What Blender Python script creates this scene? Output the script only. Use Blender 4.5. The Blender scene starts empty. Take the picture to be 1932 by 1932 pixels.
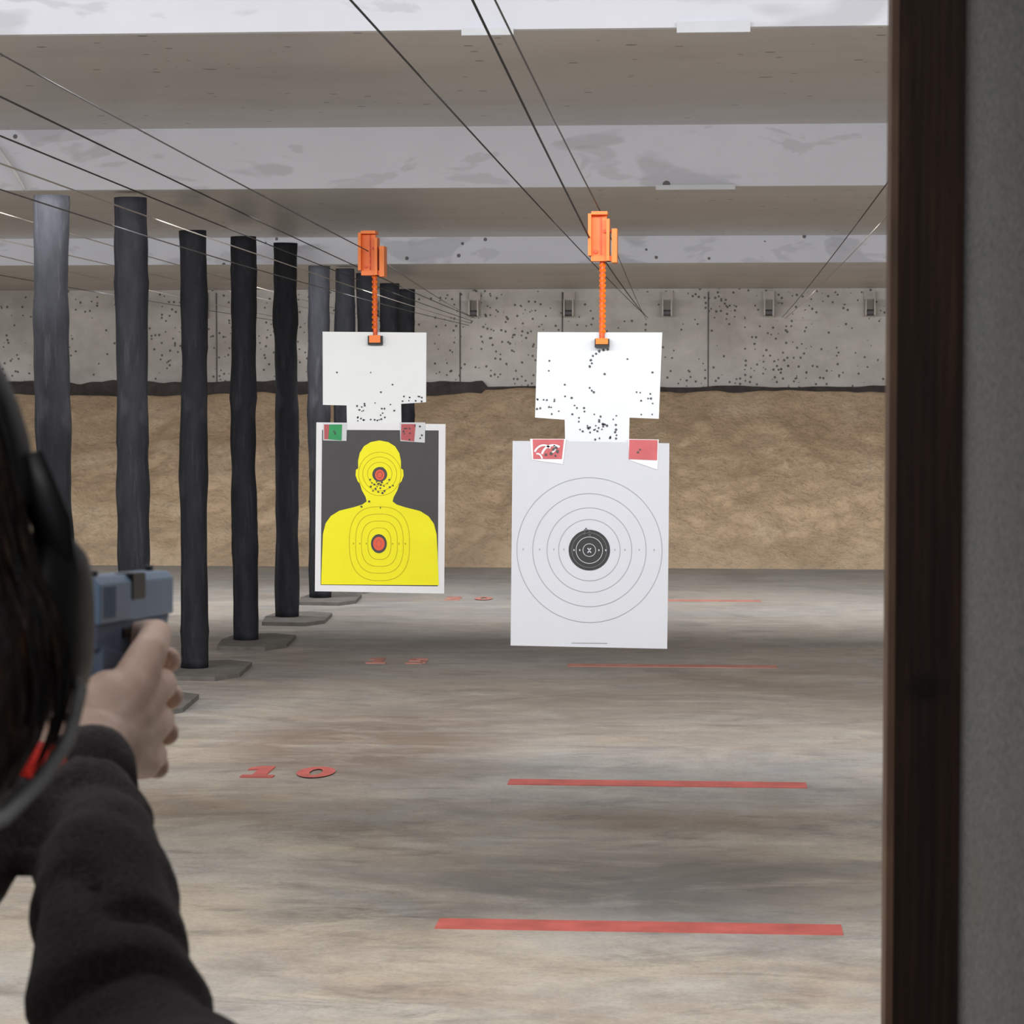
import bpy, math, random
from mathutils import Vector, Matrix, noise
random.seed(7)
scene = bpy.context.scene
try:
    scene.view_settings.view_transform = 'Standard'
except Exception:
    pass

def srgb(r, g, b):
    def c(v):
        v /= 255.0
        return v / 12.92 if v <= 0.04045 else ((v + 0.055) / 1.055) ** 2.4
    return (c(r), c(g), c(b), 1.0)

# ------------------------------------------------------------------ materials
class NM:
    """small procedural material builder"""
    def __init__(self, name, rough=0.6, metal=0.0, spec=0.5):
        self.m = bpy.data.materials.new(name)
        self.m.use_nodes = True
        self.nt = self.m.node_tree
        self.b = self.nt.nodes['Principled BSDF']
        self.b.inputs['Roughness'].default_value = rough
        self.b.inputs['Metallic'].default_value = metal
        self.b.inputs['Specular IOR Level'].default_value = spec
        self.col = None
    def n(self, t, **kw):
        nd = self.nt.nodes.new(t)
        for k, v in kw.items():
            setattr(nd, k, v)
        return nd
    def l(self, a, b):
        self.nt.links.new(a, b)
    def coords(self, scale=(1, 1, 1), loc=(0, 0, 0), rot=(0, 0, 0)):
        tc = self.n('ShaderNodeTexCoord')
        mp = self.n('ShaderNodeMapping')
        mp.inputs['Scale'].default_value = scale
        mp.inputs['Location'].default_value = loc
        mp.inputs['Rotation'].default_value = rot
        self.l(tc.outputs['Object'], mp.inputs['Vector'])
        return mp.outputs['Vector']
    def noise(self, vec, scale=5, detail=4, rough=0.55, dist=0.0):
        nz = self.n('ShaderNodeTexNoise')
        nz.inputs['Scale'].default_value = scale
        nz.inputs['Detail'].default_value = detail
        nz.inputs['Roughness'].default_value = rough
        nz.inputs['Distortion'].default_value = dist
        self.l(vec, nz.inputs['Vector'])
        return nz.outputs['Fac']
    def ramp(self, fac, stops):
        r = self.n('ShaderNodeValToRGB')
        els = r.color_ramp.elements
        while len(els) < len(stops):
            els.new(0.5)
        for e, (p, c) in zip(els, stops):
            e.position = p
            e.color = c if len(c) == 4 else (c[0], c[1], c[2], 1)
        self.l(fac, r.inputs['Fac'])
        return r.outputs['Color']
    def mask(self, fac, lo, hi):
        r = self.n('ShaderNodeMapRange')
        r.inputs['From Min'].default_value = lo
        r.inputs['From Max'].default_value = hi
        self.l(fac, r.inputs['Value'])
        return r.outputs['Result']
    def math(self, op, a, b):
        m = self.n('ShaderNodeMath', operation=op)
        for i, v in enumerate((a, b)):
            if isinstance(v, (int, float)):
                m.inputs[i].default_value = v
            else:
                self.l(v, m.inputs[i])
        return m.outputs[0]
    def mix(self, fac, a, b, mode='MIX'):
        m = self.n('ShaderNodeMix', data_type='RGBA', blend_type=mode)
        if isinstance(fac, (int, float)):
            m.inputs['Factor'].default_value = fac
        else:
            self.l(fac, m.inputs['Factor'])
        for idx, v in ((6, a), (7, b)):
            if isinstance(v, tuple):
                m.inputs[idx].default_value = v
            else:
                self.l(v, m.inputs[idx])
        return m.outputs[2]
    def patch(self, cx, cy, rx, ry, amp=0.6, nscale=2.2, lo=0.3, hi=0.62):
        """irregular floor patch, for grime and painted shade, centred at cx,cy"""
        gd = self.n('ShaderNodeTexGradient', gradient_type='SPHERICAL')
        self.l(self.coords((1 / rx, 1 / ry, 1), (-cx / rx, -cy / ry, 0)), gd.inputs['Vector'])
        nz = self.noise(self.coords((0.8, 2.0, 1), (cx, cy, 0)), nscale, 7, 0.68, 0.6)
        return self.math('MULTIPLY', self.math('MULTIPLY', self.mask(gd.outputs['Fac'], 0.0, 0.6), self.mask(nz, lo, hi)), amp)
    def dots(self, vec, scale, radius, prob, dens_scale=0.6, lo=0.38, hi=0.62):
        """scattered pock marks: voronoi cells, some of which carry a dot"""
        v = self.n('ShaderNodeTexVoronoi')
        v.inputs['Scale'].default_value = scale
        self.l(vec, v.inputs['Vector'])
        sep = self.n('ShaderNodeSeparateColor')
        self.l(v.outputs['Color'], sep.inputs[0])
        near = self.math('LESS_THAN', v.outputs['Distance'], self.math('MULTIPLY', self.math('ADD', sep.outputs[1], 0.3), radius))
        dn = self.noise(vec, dens_scale, 2)
        thr = self.math('MULTIPLY', self.mask(dn, lo, hi), prob)
        pick = self.math('LESS_THAN', sep.outputs[0], thr)
        return self.math('MULTIPLY', near, pick)
    def bump(self, fac, strength=0.2, dist=0.01):
        b = self.n('ShaderNodeBump')
        b.inputs['Strength'].default_value = strength
        b.inputs['Distance'].default_value = dist
        self.l(fac, b.inputs['Height'])
        self.l(b.outputs['Normal'], self.b.inputs['Normal'])
    def base(self, c):
        if isinstance(c, tuple):
            self.b.inputs['Base Color'].default_value = c
        else:
            self.l(c, self.b.inputs['Base Color'])
        return self

def simple(name, rgb, rough=0.6, metal=0.0, var=0.12, scale=20, bump=0.0, spec=0.5, bscale=None):
    m = NM(name, rough, metal, spec)
    c = srgb(*rgb)
    v = m.coords()
    f = m.noise(v, scale, 4)
    d = tuple(x * (1 - var) for x in c[:3]) + (1,)
    u = tuple(min(1, x * (1 + var)) for x in c[:3]) + (1,)
    m.base(m.ramp(f, [(0.3, d), (0.7, u)]))
    if bump:
        m.bump(m.noise(v, bscale or scale * 4, 4), bump, 0.004)
    return m.m

def mat_floor():
    m = NM('stained_concrete', 0.62, spec=0.35)
    v = m.coords()
    vs = m.coords((0.55, 1.0, 1))
    big = m.noise(vs, 0.55, 6, 0.6, 0.6)
    col = m.ramp(big, [(0.28, srgb(140, 139, 137)), (0.45, srgb(178, 172, 163)), (0.58, srgb(186, 174, 157)), (0.75, srgb(158, 156, 153))])
    st = m.noise(m.coords((0.75, 0.9, 1), (3.1, 1.7, 0)), 0.9, 8, 0.68, 1.2)
    col = m.mix(m.math('MULTIPLY', m.mask(st, 0.50, 0.66), 0.58), col, srgb(108, 101, 96))
    br = m.noise(m.coords((0.6, 0.8, 1), (9.3, 4.4, 0)), 0.8, 7, 0.66, 0.8)
    col = m.mix(m.math('MULTIPLY', m.mask(br, 0.50, 0.66), 0.5), col, srgb(146, 120, 96))
    sm = m.noise(m.coords((1.3, 1.6, 1)), 4.0, 8, 0.72)
    col = m.mix(m.math('MULTIPLY', m.mask(sm, 0.38, 0.72), 0.40), col, srgb(98, 94, 91))
    sk = m.noise(m.coords((0.9, 2.2, 1), (1, 5, 0)), 2.2, 8, 0.78, 0.5)
    col = m.mix(m.math('MULTIPLY', m.mask(sk, 0.52, 0.66), 0.45), col, srgb(82, 79, 78))
    bt = m.noise(m.coords((1.2, 1.2, 1), (6, 2, 0)), 1.1, 7, 0.7, 0.8)
    col = m.mix(m.math('MULTIPLY', m.mask(bt, 0.56, 0.66), 0.35), col, srgb(150, 154, 160))
    col = m.mix(m.patch(-1.55, 11.3, 0.9, 1.4, 0.75, 2.2, 0.25, 0.55), col, srgb(104, 82, 64))
    col = m.mix(m.patch(-0.25, 8.2, 1.25, 0.85, 0.75, 1.6, 0.2, 0.5), col, srgb(86, 84, 84))  # shadow under the bullseye target, painted into the floor colour
    col = m.mix(m.patch(-0.2, 12.8, 2.0, 2.0, 0.5, 2.2, 0.25, 0.55), col, srgb(104, 88, 78))
    col = m.mix(m.patch(-0.9, 17.0, 2.4, 3.0, 0.45, 2.2, 0.25, 0.55), col, srgb(94, 87, 83))
    col = m.mix(m.patch(-1.05, 7.65, 0.5, 0.35, 0.7, 4), col, srgb(78, 76, 76))
    col = m.mix(m.patch(-2.7, 16.0, 0.9, 7.0, 0.5, 3.0), col, srgb(84, 80, 78))
    fi = m.noise(v, 60, 4, 0.7)
    col = m.mix(m.math('MULTIPLY', m.mask(fi, 0.45, 0.75), 0.3), col, srgb(92, 88, 85))
    # floor colour turns greyer towards the far end of the bay
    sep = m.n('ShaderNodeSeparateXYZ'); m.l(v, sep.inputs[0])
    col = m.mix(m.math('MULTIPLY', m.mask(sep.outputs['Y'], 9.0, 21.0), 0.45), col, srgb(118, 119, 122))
    m.base(col)
    m.bump(sm, 0.12, 0.01)
    return m.m

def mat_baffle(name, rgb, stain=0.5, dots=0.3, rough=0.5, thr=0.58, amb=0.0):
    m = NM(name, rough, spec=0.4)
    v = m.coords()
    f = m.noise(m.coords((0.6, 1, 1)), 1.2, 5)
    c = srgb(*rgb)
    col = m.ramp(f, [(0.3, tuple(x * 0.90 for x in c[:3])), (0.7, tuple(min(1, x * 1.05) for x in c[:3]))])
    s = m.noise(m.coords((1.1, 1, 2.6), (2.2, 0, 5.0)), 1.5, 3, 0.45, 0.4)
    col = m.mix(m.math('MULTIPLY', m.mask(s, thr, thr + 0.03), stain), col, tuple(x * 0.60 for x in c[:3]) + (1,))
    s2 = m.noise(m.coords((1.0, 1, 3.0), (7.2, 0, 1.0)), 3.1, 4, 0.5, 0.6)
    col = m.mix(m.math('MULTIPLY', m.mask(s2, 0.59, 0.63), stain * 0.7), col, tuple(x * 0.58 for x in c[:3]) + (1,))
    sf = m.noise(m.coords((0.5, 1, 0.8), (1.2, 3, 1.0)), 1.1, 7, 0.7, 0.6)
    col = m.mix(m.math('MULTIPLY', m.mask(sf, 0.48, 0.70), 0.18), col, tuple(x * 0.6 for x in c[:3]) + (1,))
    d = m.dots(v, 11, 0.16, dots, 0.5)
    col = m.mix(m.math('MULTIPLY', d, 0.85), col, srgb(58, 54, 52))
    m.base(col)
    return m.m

def mat_backwall():
    m = NM('pocked_plywood', 0.8, spec=0.2)
    v = m.coords()
    f = m.noise(m.coords((1, 1, 1.6)), 1.3, 6, 0.6)
    col = m.ramp(f, [(0.3, srgb(172, 168, 163)), (0.7, srgb(206, 202, 197))])
    sm = m.noise(m.coords((1, 1, 1), (4, 2, 1)), 0.9, 7, 0.68)
    col = m.mix(m.math('MULTIPLY', m.mask(sm, 0.46, 0.64), 0.42), col, srgb(130, 122, 112))
    for sc, r, p, lo, hi in ((8, 0.18, 0.6, 0.38, 0.62), (13, 0.24, 0.8, 0.40, 0.60), (20, 0.29, 0.9, 0.43, 0.58)):
        d = m.dots(m.coords((1, 0.001, 1), (sc, 0, sc * 0.3)), sc, r, p, 0.9, lo, hi)
        col = m.mix(m.math('MULTIPLY', d, 0.8), col, srgb(68, 62, 58))
    m.base(col)
    return m.m

def mat_berm():
    m = NM('granulated_rubber_sand', 0.95, spec=0.1)
    v = m.coords()
    f = m.noise(v, 1.6, 7, 0.65, 0.4)
    col = m.ramp(f, [(0.30, srgb(210, 183, 151)), (0.5, srgb(233, 205, 171)), (0.72, srgb(245, 222, 191))])
    g = m.noise(v, 16, 8, 0.75)
    col = m.mix(m.math('MULTIPLY', m.mask(g, 0.50, 0.72), 0.5), col, srgb(134, 106, 82))
    h2 = m.noise(v, 4.5, 7, 0.7, 0.6)
    col = m.mix(m.math('MULTIPLY', m.mask(h2, 0.54, 0.68), 0.3), col, srgb(144, 116, 88))
    sep = m.n('ShaderNodeSeparateXYZ'); m.l(v, sep.inputs[0])
    h = m.math('ADD', sep.outputs['Z'], m.math('MULTIPLY', f, 0.5))
    col = m.mix(m.math('MULTIPLY', m.mask(h, 0.75, 0.20), 0.4), col, srgb(156, 141, 123))
    m.base(col)
    m.bump(g, 0.8, 0.07)
    return m.m

def mat_rubber():
    m = NM('black_rubber_wrap', 0.75, spec=0.15)
    v = m.coords((1, 1, 0.25))
    f = m.noise(v, 14, 5, 0.6)
    col = m.ramp(f, [(0.3, srgb(26, 27, 30)), (0.75, srgb(43, 44, 49))])
    sc = m.noise(m.coords((1, 1, 0.08)), 30, 5, 0.7)
    col = m.mix(m.math('MULTIPLY', m.mask(sc, 0.56, 0.8), 0.5), col, srgb(76, 76, 82))
    ps = m.noise(m.coords((1, 1, 0.5), (3, 1, 7)), 6, 3, 0.5)
    col = m.mix(m.math('MULTIPLY', m.mask(ps, 0.6, 0.72), 0.4), col, srgb(66, 63, 67))
    m.base(col)
    m.bump(f, 0.3, 0.012)
    return m.m

def mat_wood():
    m = NM('dark_stained_wood', 0.6, spec=0.25)
    f = m.noise(m.coords((14, 14, 0.8)), 4, 8, 0.7, 0.6)
    col = m.ramp(f, [(0.3, srgb(34, 23, 17)), (0.55, srgb(58, 40, 30)), (0.8, srgb(90, 60, 42))])
    w = m.n('ShaderNodeTexWave'); w.inputs['Scale'].default_value = 2.2
    w.inputs['Distortion'].default_value = 7; w.inputs['Detail'].default_value = 4
    m.l(m.coords((20, 8, 1.6)), w.inputs['Vector'])
    col = m.mix(m.math('MULTIPLY', w.outputs['Fac'], 0.35), col, srgb(28, 18, 12))
    gd = m.n('ShaderNodeTexGradient', gradient_type='SPHERICAL')
    m.l(m.coords((60, 60, 75), (-0.148 * 60, -1.745 * 60, -1.395 * 75)), gd.inputs['Vector'])
    col = m.mix(m.math('MULTIPLY', m.mask(gd.outputs['Fac'], 0.0, 0.6), 0.75), col, srgb(16, 10, 8))
    m.base(col)
    m.bump(f, 0.3, 0.004)
    return m.m

def mat_panel():
    m = NM('acoustic_carpet', 0.95, spec=0.1)
    v = m.coords()
    f = m.noise(v, 260, 3, 0.7)
    col = m.ramp(f, [(0.3, srgb(102, 103, 105)), (0.7, srgb(160, 160, 158))])
    b = m.noise(v, 9, 4)
    col = m.mix(m.math('MULTIPLY', m.mask(b, 0.4, 0.7), 0.3), col, srgb(128, 118, 102))
    m.base(col)
    m.bump(f, 0.6, 0.002)
    return m.m

def mat_fabric(name, rgb, rough=0.95):
    m = NM(name, rough, spec=0.1)
    v = m.coords()
    f = m.noise(v, 420, 3, 0.7)
    c = srgb(*rgb)
    col = m.ramp(f, [(0.3, tuple(x * 0.5 for x in c[:3])), (0.7, tuple(x * 1.6 for x in c[:3]))])
    m.base(col)
    m.b.inputs['Sheen Weight'].default_value = 0.1
    m.bump(m.noise(v, 300, 3), 0.45, 0.002)
    return m.m

def mat_skin():
    m = NM('skin', 0.5, spec=0.4)
    v = m.coords()
    f = m.noise(v, 45, 4)
    col = m.ramp(f, [(0.3, srgb(222, 184, 164)), (0.7, srgb(244, 214, 196))])
    m.base(col)
    m.b.inputs['Subsurface Weight'].default_value = 0.08
    m.b.inputs['Subsurface Radius'].default_value = (0.01, 0.004, 0.002)
    m.bump(m.noise(v, 350, 3), 0.12, 0.001)
    return m.m

def mat_hair():
    m = NM('dark_brown_hair', 0.4, spec=0.45)
    f = m.noise(m.coords((40, 40, 4)), 5, 6, 0.6, 0.5)
    col = m.ramp(f, [(0.35, srgb(14, 11, 10)), (0.56, srgb(40, 27, 20)), (0.76, srgb(134, 82, 42))])
    m.base(col)
    m.bump(f, 0.8, 0.006)
    return m.m

M = dict(
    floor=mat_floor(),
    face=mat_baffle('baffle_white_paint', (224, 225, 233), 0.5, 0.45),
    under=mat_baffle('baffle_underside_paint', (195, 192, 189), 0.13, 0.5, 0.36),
    ceil=simple('ceiling_paint', (190, 190, 190), 0.8),
    wall=simple('wall_paint', (160, 158, 154), 0.85, var=0.1, scale=2),
    back=mat_backwall(), berm=mat_berm(), rubber=mat_rubber(), wood=mat_wood(), panel=mat_panel(),
    wood_edge=simple('pale_wood_edge', (112, 82, 62), 0.6, var=0.3, scale=12),
    red=simple('red_floor_paint', (180, 90, 82), 0.65, var=0.2, scale=9),
    redf=simple('faded_red_floor_paint', (170, 114, 102), 0.65, var=0.22, scale=9),
    plate=simple('dusty_rubber_plate', (92, 88, 84), 0.8, var=0.25, scale=7),
    rubble=simple('dark_rubble', (62, 56, 54), 0.9, var=0.3, scale=12),
    orange=simple('orange_enamel', (255, 126, 20), 0.4, var=0.06, scale=15),
    orange_d=simple('worn_orange_enamel', (240, 96, 46), 0.5, var=0.35, scale=60),
    steel=simple('cable_steel', (92, 90, 92), 0.5, 0.4, var=0.15),
    steel_d=simple('dark_cable', (34, 32, 34), 0.6, 0.2, var=0.1),
    white_board=simple('white_coroplast', (208, 212, 217), 0.55, var=0.02, scale=4),
    white_board2=simple('white_coroplast_bright', (240, 242, 243), 0.55, var=0.02, scale=4),
    paper=simple('target_paper', (188, 190, 196), 0.75, var=0.015, scale=4),
    wpaper=simple('white_target_border', (240, 240, 242), 0.75, var=0.015, scale=4),
    tyellow=simple('target_yellow_ink', (255, 246, 4), 0.6, var=0.02),
    tblack=simple('target_charcoal_ink', (72, 69, 71), 0.6, var=0.04),
    bull=simple('target_black_ink', (38, 38, 40), 0.6, var=0.05),
    ringy=simple('target_ring_olive', (190, 160, 20), 0.7, var=0.02),
    ringg=simple('target_ring_grey', (146, 146, 150), 0.7, var=0.02),
    torange=simple('target_orange_ink', (240, 98, 66), 0.6, var=0.03),
    hole=simple('bullet_hole_dark', (84, 82, 84), 0.9, var=0.2),
    stred=simple('sticker_red', (184, 88, 92), 0.6, var=0.1),
    stgreen=simple('sticker_green', (30, 150, 84), 0.5, var=0.1),
    tape=simple('white_tape', (214, 216, 220), 0.5, var=0.03),
    skin=mat_skin(), hair=mat_hair(),
    jacket=mat_fabric('charcoal_wool_knit', (62, 56, 58)),
    jeans=mat_fabric('dark_denim', (40, 46, 60)),
    shoe=simple('black_shoe', (28, 28, 30), 0.5),
    redcloth=mat_fabric('red_cotton', (224, 58, 50)),
    gunblue=simple('blue_grey_slide', (116, 140, 170), 0.38, 0.2, var=0.06, scale=40),
    gunframe=simple('grey_blue_frame', (88, 106, 132), 0.55, 0.0, var=0.06, scale=40),
    gunblack=simple('black_steel', (16, 17, 20), 0.4, 0.4),
    muff=simple('black_muff_plastic', (20, 20, 22), 0.45, var=0.1),
    cushion=simple('muff_cushion', (44, 44, 48), 0.5),
    cord=simple('grey_cord', (160, 158, 158), 0.5),
    lens=simple('eyewear_grey', (60, 62, 66), 0.2),
    lip=simple('lips', (176, 92, 84), 0.5), eye=simple('eye_white', (235, 235, 230), 0.3), iris=simple('iris_brown', (50, 32, 22), 0.3),
    conduit=simple('galvanised_bracket', (172, 166, 158), 0.6, 0.1, var=0.1),
    whitecord=simple('white_wire', (225, 225, 225), 0.5),
)

# ------------------------------------------------------------------ mesh builder
class MB:
    def __init__(self):
        self.v, self.f, self.mi, self.mats = [], [], [], []
    def _m(self, key):
        if key not in self.mats:
            self.mats.append(key)
        return self.mats.index(key)
    def add(self, vs, fs, mat):
        o = len(self.v); k = self._m(mat)
        self.v += [tuple(p) for p in vs]
        for f in fs:
            self.f.append([i + o for i in f]); self.mi.append(k)
    def box(self, x0, x1, y0, y1, z0, z1, mat, mtx=None):
        vs = [Vector(p) for p in ((x0, y0, z0), (x1, y0, z0), (x1, y1, z0), (x0, y1, z0), (x0, y0, z1), (x1, y0, z1), (x1, y1, z1), (x0, y1, z1))]
        if mtx: vs = [mtx @ p for p in vs]
        self.add(vs, [(0, 3, 2, 1), (4, 5, 6, 7), (0, 1, 5, 4), (1, 2, 6, 5), (2, 3, 7, 6), (3, 0, 4, 7)], mat)
    def hexa(self, vs, mat):
        self.add(vs, [(0, 3, 2, 1), (4, 5, 6, 7), (0, 1, 5, 4), (1, 2, 6, 5), (2, 3, 7, 6), (3, 0, 4, 7)], mat)
    def prism(self, pts, y0, y1, mat, axis='y'):
        n = len(pts)
        if axis == 'y':
            vs = [(p[0], y0, p[1]) for p in pts] + [(p[0], y1, p[1]) for p in pts]
        elif axis == 'z':
            vs = [(p[0], p[1], y0) for p in pts] + [(p[0], p[1], y1) for p in pts]
        else:
            vs = [(y0, p[0], p[1]) for p in pts] + [(y1, p[0], p[1]) for p in pts]
        fs = [list(range(n)), list(range(2 * n - 1, n - 1, -1))]
        fs += [(i, i + n, (i + 1) % n + n, (i + 1) % n) for i in range(n)]
        self.add(vs, fs, mat)
    def ring(self, cx, cz, rx, rz, w, y, mat, n=64, p=2.0, a0=0.0, a1=None):
        def pt(a, r1, r2):
            c, s = math.cos(a), math.sin(a)
            return (cx + r1 * math.copysign(abs(c) ** (2 / p), c), y, cz + r2 * math.copysign(abs(s) ** (2 / p), s))
        vs = []
        closed = a1 is None
        m_ = n if closed else n + 1
        for i in range(m_):
            a = a0 + ((2 * math.pi) if closed else (a1 - a0)) * i / n
            vs.append(pt(a, rx - w / 2, rz - w / 2)); vs.append(pt(a, rx + w / 2, rz + w / 2))
        t = 2 * m_
        fs = [(2 * i, 2 * i + 1, (2 * i + 3) % t, (2 * i + 2) % t) for i in range(n)]
        self.add(vs, fs, mat)
    def disc(self, cx, cz, rx, rz, y, mat, n=32):
        vs = [(cx + rx * math.cos(2 * math.pi * i / n), y, cz + rz * math.sin(2 * math.pi * i / n)) for i in range(n)]
        self.add(vs, [list(range(n))], mat)
    def tube(self, path, radii, mat, n=12, up=(0, 0, 1), sq=2.0):
        path = [Vector(p) for p in path]
        rings = []
        for i, p in enumerate(path):
            t = (path[min(i + 1, len(path) - 1)] - path[max(i - 1, 0)]).normalized()
            u = Vector(up)
            s = t.cross(u)
            if s.length < 1e-3: s = t.cross(Vector((0, 1, 0)))
            s.normalize(); w = s.cross(t).normalized()
            r = radii[i] if isinstance(radii, (list, tuple)) else radii
            rs, rw = r if isinstance(r, (list, tuple)) else (r, r)
            ring = []
            for k in range(n):
                a = 2 * math.pi * k / n
                c, d = math.cos(a), math.sin(a)
                ring.append(p + s * rs * math.copysign(abs(c) ** (2 / sq), c) + w * rw * math.copysign(abs(d) ** (2 / sq), d))
            rings.append(ring)
        vs = [q for r in rings for q in r]
        fs = []
        for i in range(len(rings) - 1):
            for k in range(n):
                k2 = (k + 1) % n
                fs.append((i * n + k, i * n + k2, (i + 1) * n + k2, (i + 1) * n + k))
        fs.append(list(range(n))[::-1]); fs.append([(len(rings) - 1) * n + k for k in range(n)])
        self.add(vs, fs, mat)
    def ball(self, c, r, mat, nu=24, nv=16, mtx=None):
        if not isinstance(r, (tuple, list)): r = (r, r, r)
        vs = [Vector((0, 0, -r[2]))]
        for j in range(1, nv):
            ph = -math.pi / 2 + math.pi * j / nv
            for i in range(nu):
                th = 2 * math.pi * i / nu
                vs.append(Vector((r[0] * math.cos(ph) * math.cos(th), r[1] * math.cos(ph) * math.sin(th), r[2] * math.sin(ph))))
        vs.append(Vector((0, 0, r[2])))
        if mtx: vs = [mtx @ p for p in vs]
        vs = [p + Vector(c) for p in vs]
        fs = [(0, 1 + (i + 1) % nu, 1 + i) for i in range(nu)]
        for j in range(nv - 2):
            for i in range(nu):
                a = 1 + j * nu + i; b = 1 + j * nu + (i + 1) % nu
                fs.append((a, b, b + nu, a + nu))
        top = len(vs) - 1; o = 1 + (nv - 2) * nu
        fs += [(o + i, o + (i + 1) % nu, top) for i in range(nu)]
        self.add(vs, fs, mat)
    def build(self, name, smooth=False, parent=None, loc=(0, 0, 0), bevel=0, remesh=0, smooth_it=0, keep=False):
        me = bpy.data.meshes.new(name)
        me.from_pydata(self.v, [], self.f)
        for k in self.mats: me.materials.append(M[k])
        for p, k in zip(me.polygons, self.mi):
            p.material_index = k; p.use_smooth = smooth
        me.update()
        ob = bpy.data.objects.new(name, me)
        scene.collection.objects.link(ob)
        ob.location = loc
        if parent: ob.parent = parent
        if bevel:
            b = ob.modifiers.new('bevel', 'BEVEL'); b.width = bevel; b.segments = 2; b.limit_method = 'ANGLE'
        if remesh:
            r = ob.modifiers.new('remesh', 'REMESH'); r.mode = 'VOXEL'; r.voxel_size = remesh; r.use_smooth_shade = True
            if smooth_it:
                s = ob.modifiers.new('smooth', 'SMOOTH'); s.factor = 0.5; s.iterations = smooth_it
            dg = bpy.context.evaluated_depsgraph_get()
            nm = bpy.data.meshes.new_from_object(ob.evaluated_get(dg))
            ob.modifiers.clear(); ob.data = nm
            if len(nm.materials) == 0:
                for k in self.mats: nm.materials.append(M[k])
            for p in nm.polygons: p.use_smooth = True
        return ob

def empty(name, loc=(0, 0, 0)):
    e = bpy.data.objects.new(name, None); e.empty_display_size = 0.1
    scene.collection.objects.link(e); e.location = loc
    return e

# ------------------------------------------------------------------ shooter
P = empty('shooter_person', (-0.35, 0.85, 0.0)); off = Vector((-0.35, 0.85, 0.0))
def L(p): return tuple(Vector(p) - off)
b = MB()
# torso
b.tube([L(p) for p in ((-0.35, 0.80, 0.80), (-0.35, 0.79, 0.90), (-0.35, 0.80, 1.02), (-0.35, 0.83, 1.14), (-0.35, 0.86, 1.24), (-0.35, 0.885, 1.31), (-0.35, 0.90, 1.345))],
       [(0.13, 0.09), (0.165, 0.115), (0.135, 0.10), (0.15, 0.11), (0.165, 0.11), (0.15, 0.085), (0.075, 0.06)], 'jacket', 28, up=(0, 1, 0))
b.tube([L(p) for p in ((-0.35, 0.89, 1.29), (-0.35, 0.91, 1.37), (-0.35, 0.94, 1.43))], [0.06, 0.052, 0.05], 'jacket', 20, up=(0, 1, 0))
# shoulder yoke
b.tube([L(p) for p in ((-0.52, 0.90, 1.285), (-0.43, 0.885, 1.305), (-0.35, 0.88, 1.31), (-0.27, 0.885, 1.305), (-0.18, 0.90, 1.285))], [0.05, 0.062, 0.07, 0.062, 0.05], 'jacket', 20)
# right arm
b.tube([L(p) for p in ((-0.20, 0.895, 1.285), (-0.175, 0.93, 1.28), (-0.205, 1.03, 1.275), (-0.235, 1.12, 1.272), (-0.264, 1.165, 1.280), (-0.284, 1.20, 1.306), (-0.302, 1.26, 1.339), (-0.320, 1.32, 1.365), (-0.334, 1.362, 1.385), (-0.338, 1.375, 1.391))],
       [0.05, 0.058, 0.052, 0.047, 0.0455, 0.043, 0.0375, 0.030, 0.0240, 0.0232], 'jacket', 28, up=(0, 0.3, 1))
# left arm
b.tube([L(p) for p in ((-0.50, 0.895, 1.285), (-0.525, 0.93, 1.28), (-0.495, 1.03, 1.275), (-0.460, 1.12, 1.272), (-0.436, 1.165, 1.285), (-0.415, 1.20, 1.308), (-0.391, 1.26, 1.344), (-0.374, 1.31, 1.366), (-0.366, 1.335, 1.377))],
       [0.05, 0.058, 0.052, 0.047, 0.044, 0.039, 0.032, 0.026, 0.0235], 'jacket', 28, up=(0, 0.3, 1))
# legs
for sx, ky, ay in ((-0.44, 0.93, 0.93), (-0.26, 0.74, 0.66)):
    b.tube([L(p) for p in ((sx * 0.9 - 0.035, 0.80, 0.88), (sx, (0.80 + ky) / 2, 0.70), (sx, ky, 0.46), (sx, (ky + ay) / 2 - 0.02, 0.30), (sx, ay, 0.07))],
           [0.095, 0.085, 0.060, 0.058, 0.043], 'jacket', 24, up=(0, 1, 0))
    b.tube([L(p) for p in ((sx, ay - 0.05, 0.045), (sx, ay + 0.03, 0.045), (sx * 1.01, ay + 0.12, 0.036), (sx * 1.01, ay + 0.17, 0.030))], [(0.034, 0.043), (0.042, 0.043), (0.046, 0.034), (0.03, 0.026)], 'jacket', 20)
body = b.build('body', parent=P, remesh=0.008, smooth_it=3)
me = body.data
me.materials.clear()
for k in ('jacket', 'jeans', 'shoe', 'skin'): me.materials.append(M[k])
for v in me.vertices:      # cloth folds on sleeves and torso
    w = v.co + off
    if w.z > 0.9 and w.z < 1.41 and not (w.z > 1.36 and w.y < 1.1):
        amp = 0.0045 if w.y > 1.0 else 0.003
        d = noise.noise(Vector((w.x * 9, w.y * 30 + w.z * 14, w.z * 20))) * amp + noise.noise(Vector((w.x * 26, w.y * 22, w.z * 26))) * 0.004
        # creases bunching at the elbow and the wrist
        if w.y > 1.0:
            k = 1.5 * math.exp(-((w.y - 1.19) / 0.05) ** 2) + 0.8 * math.exp(-((w.y - 1.34) / 0.05) ** 2) + 0.35
            q = (w.y * 0.9 + w.z * 0.45 + 0.25 * w.x) * 62 + 2.5 * noise.noise(Vector((w.x * 18, w.y * 12, w.z * 12)))
            d -= 0.0045 * k * (1 - abs(math.sin(q))) ** 2
        v.co += v.normal * d
    elif w.z < 0.85 and w.z > 0.1:
        v.co += v.normal * 0.004 * noise.noise(Vector((w.x * 10, w.y * 10, w.z * 25)))
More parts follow.
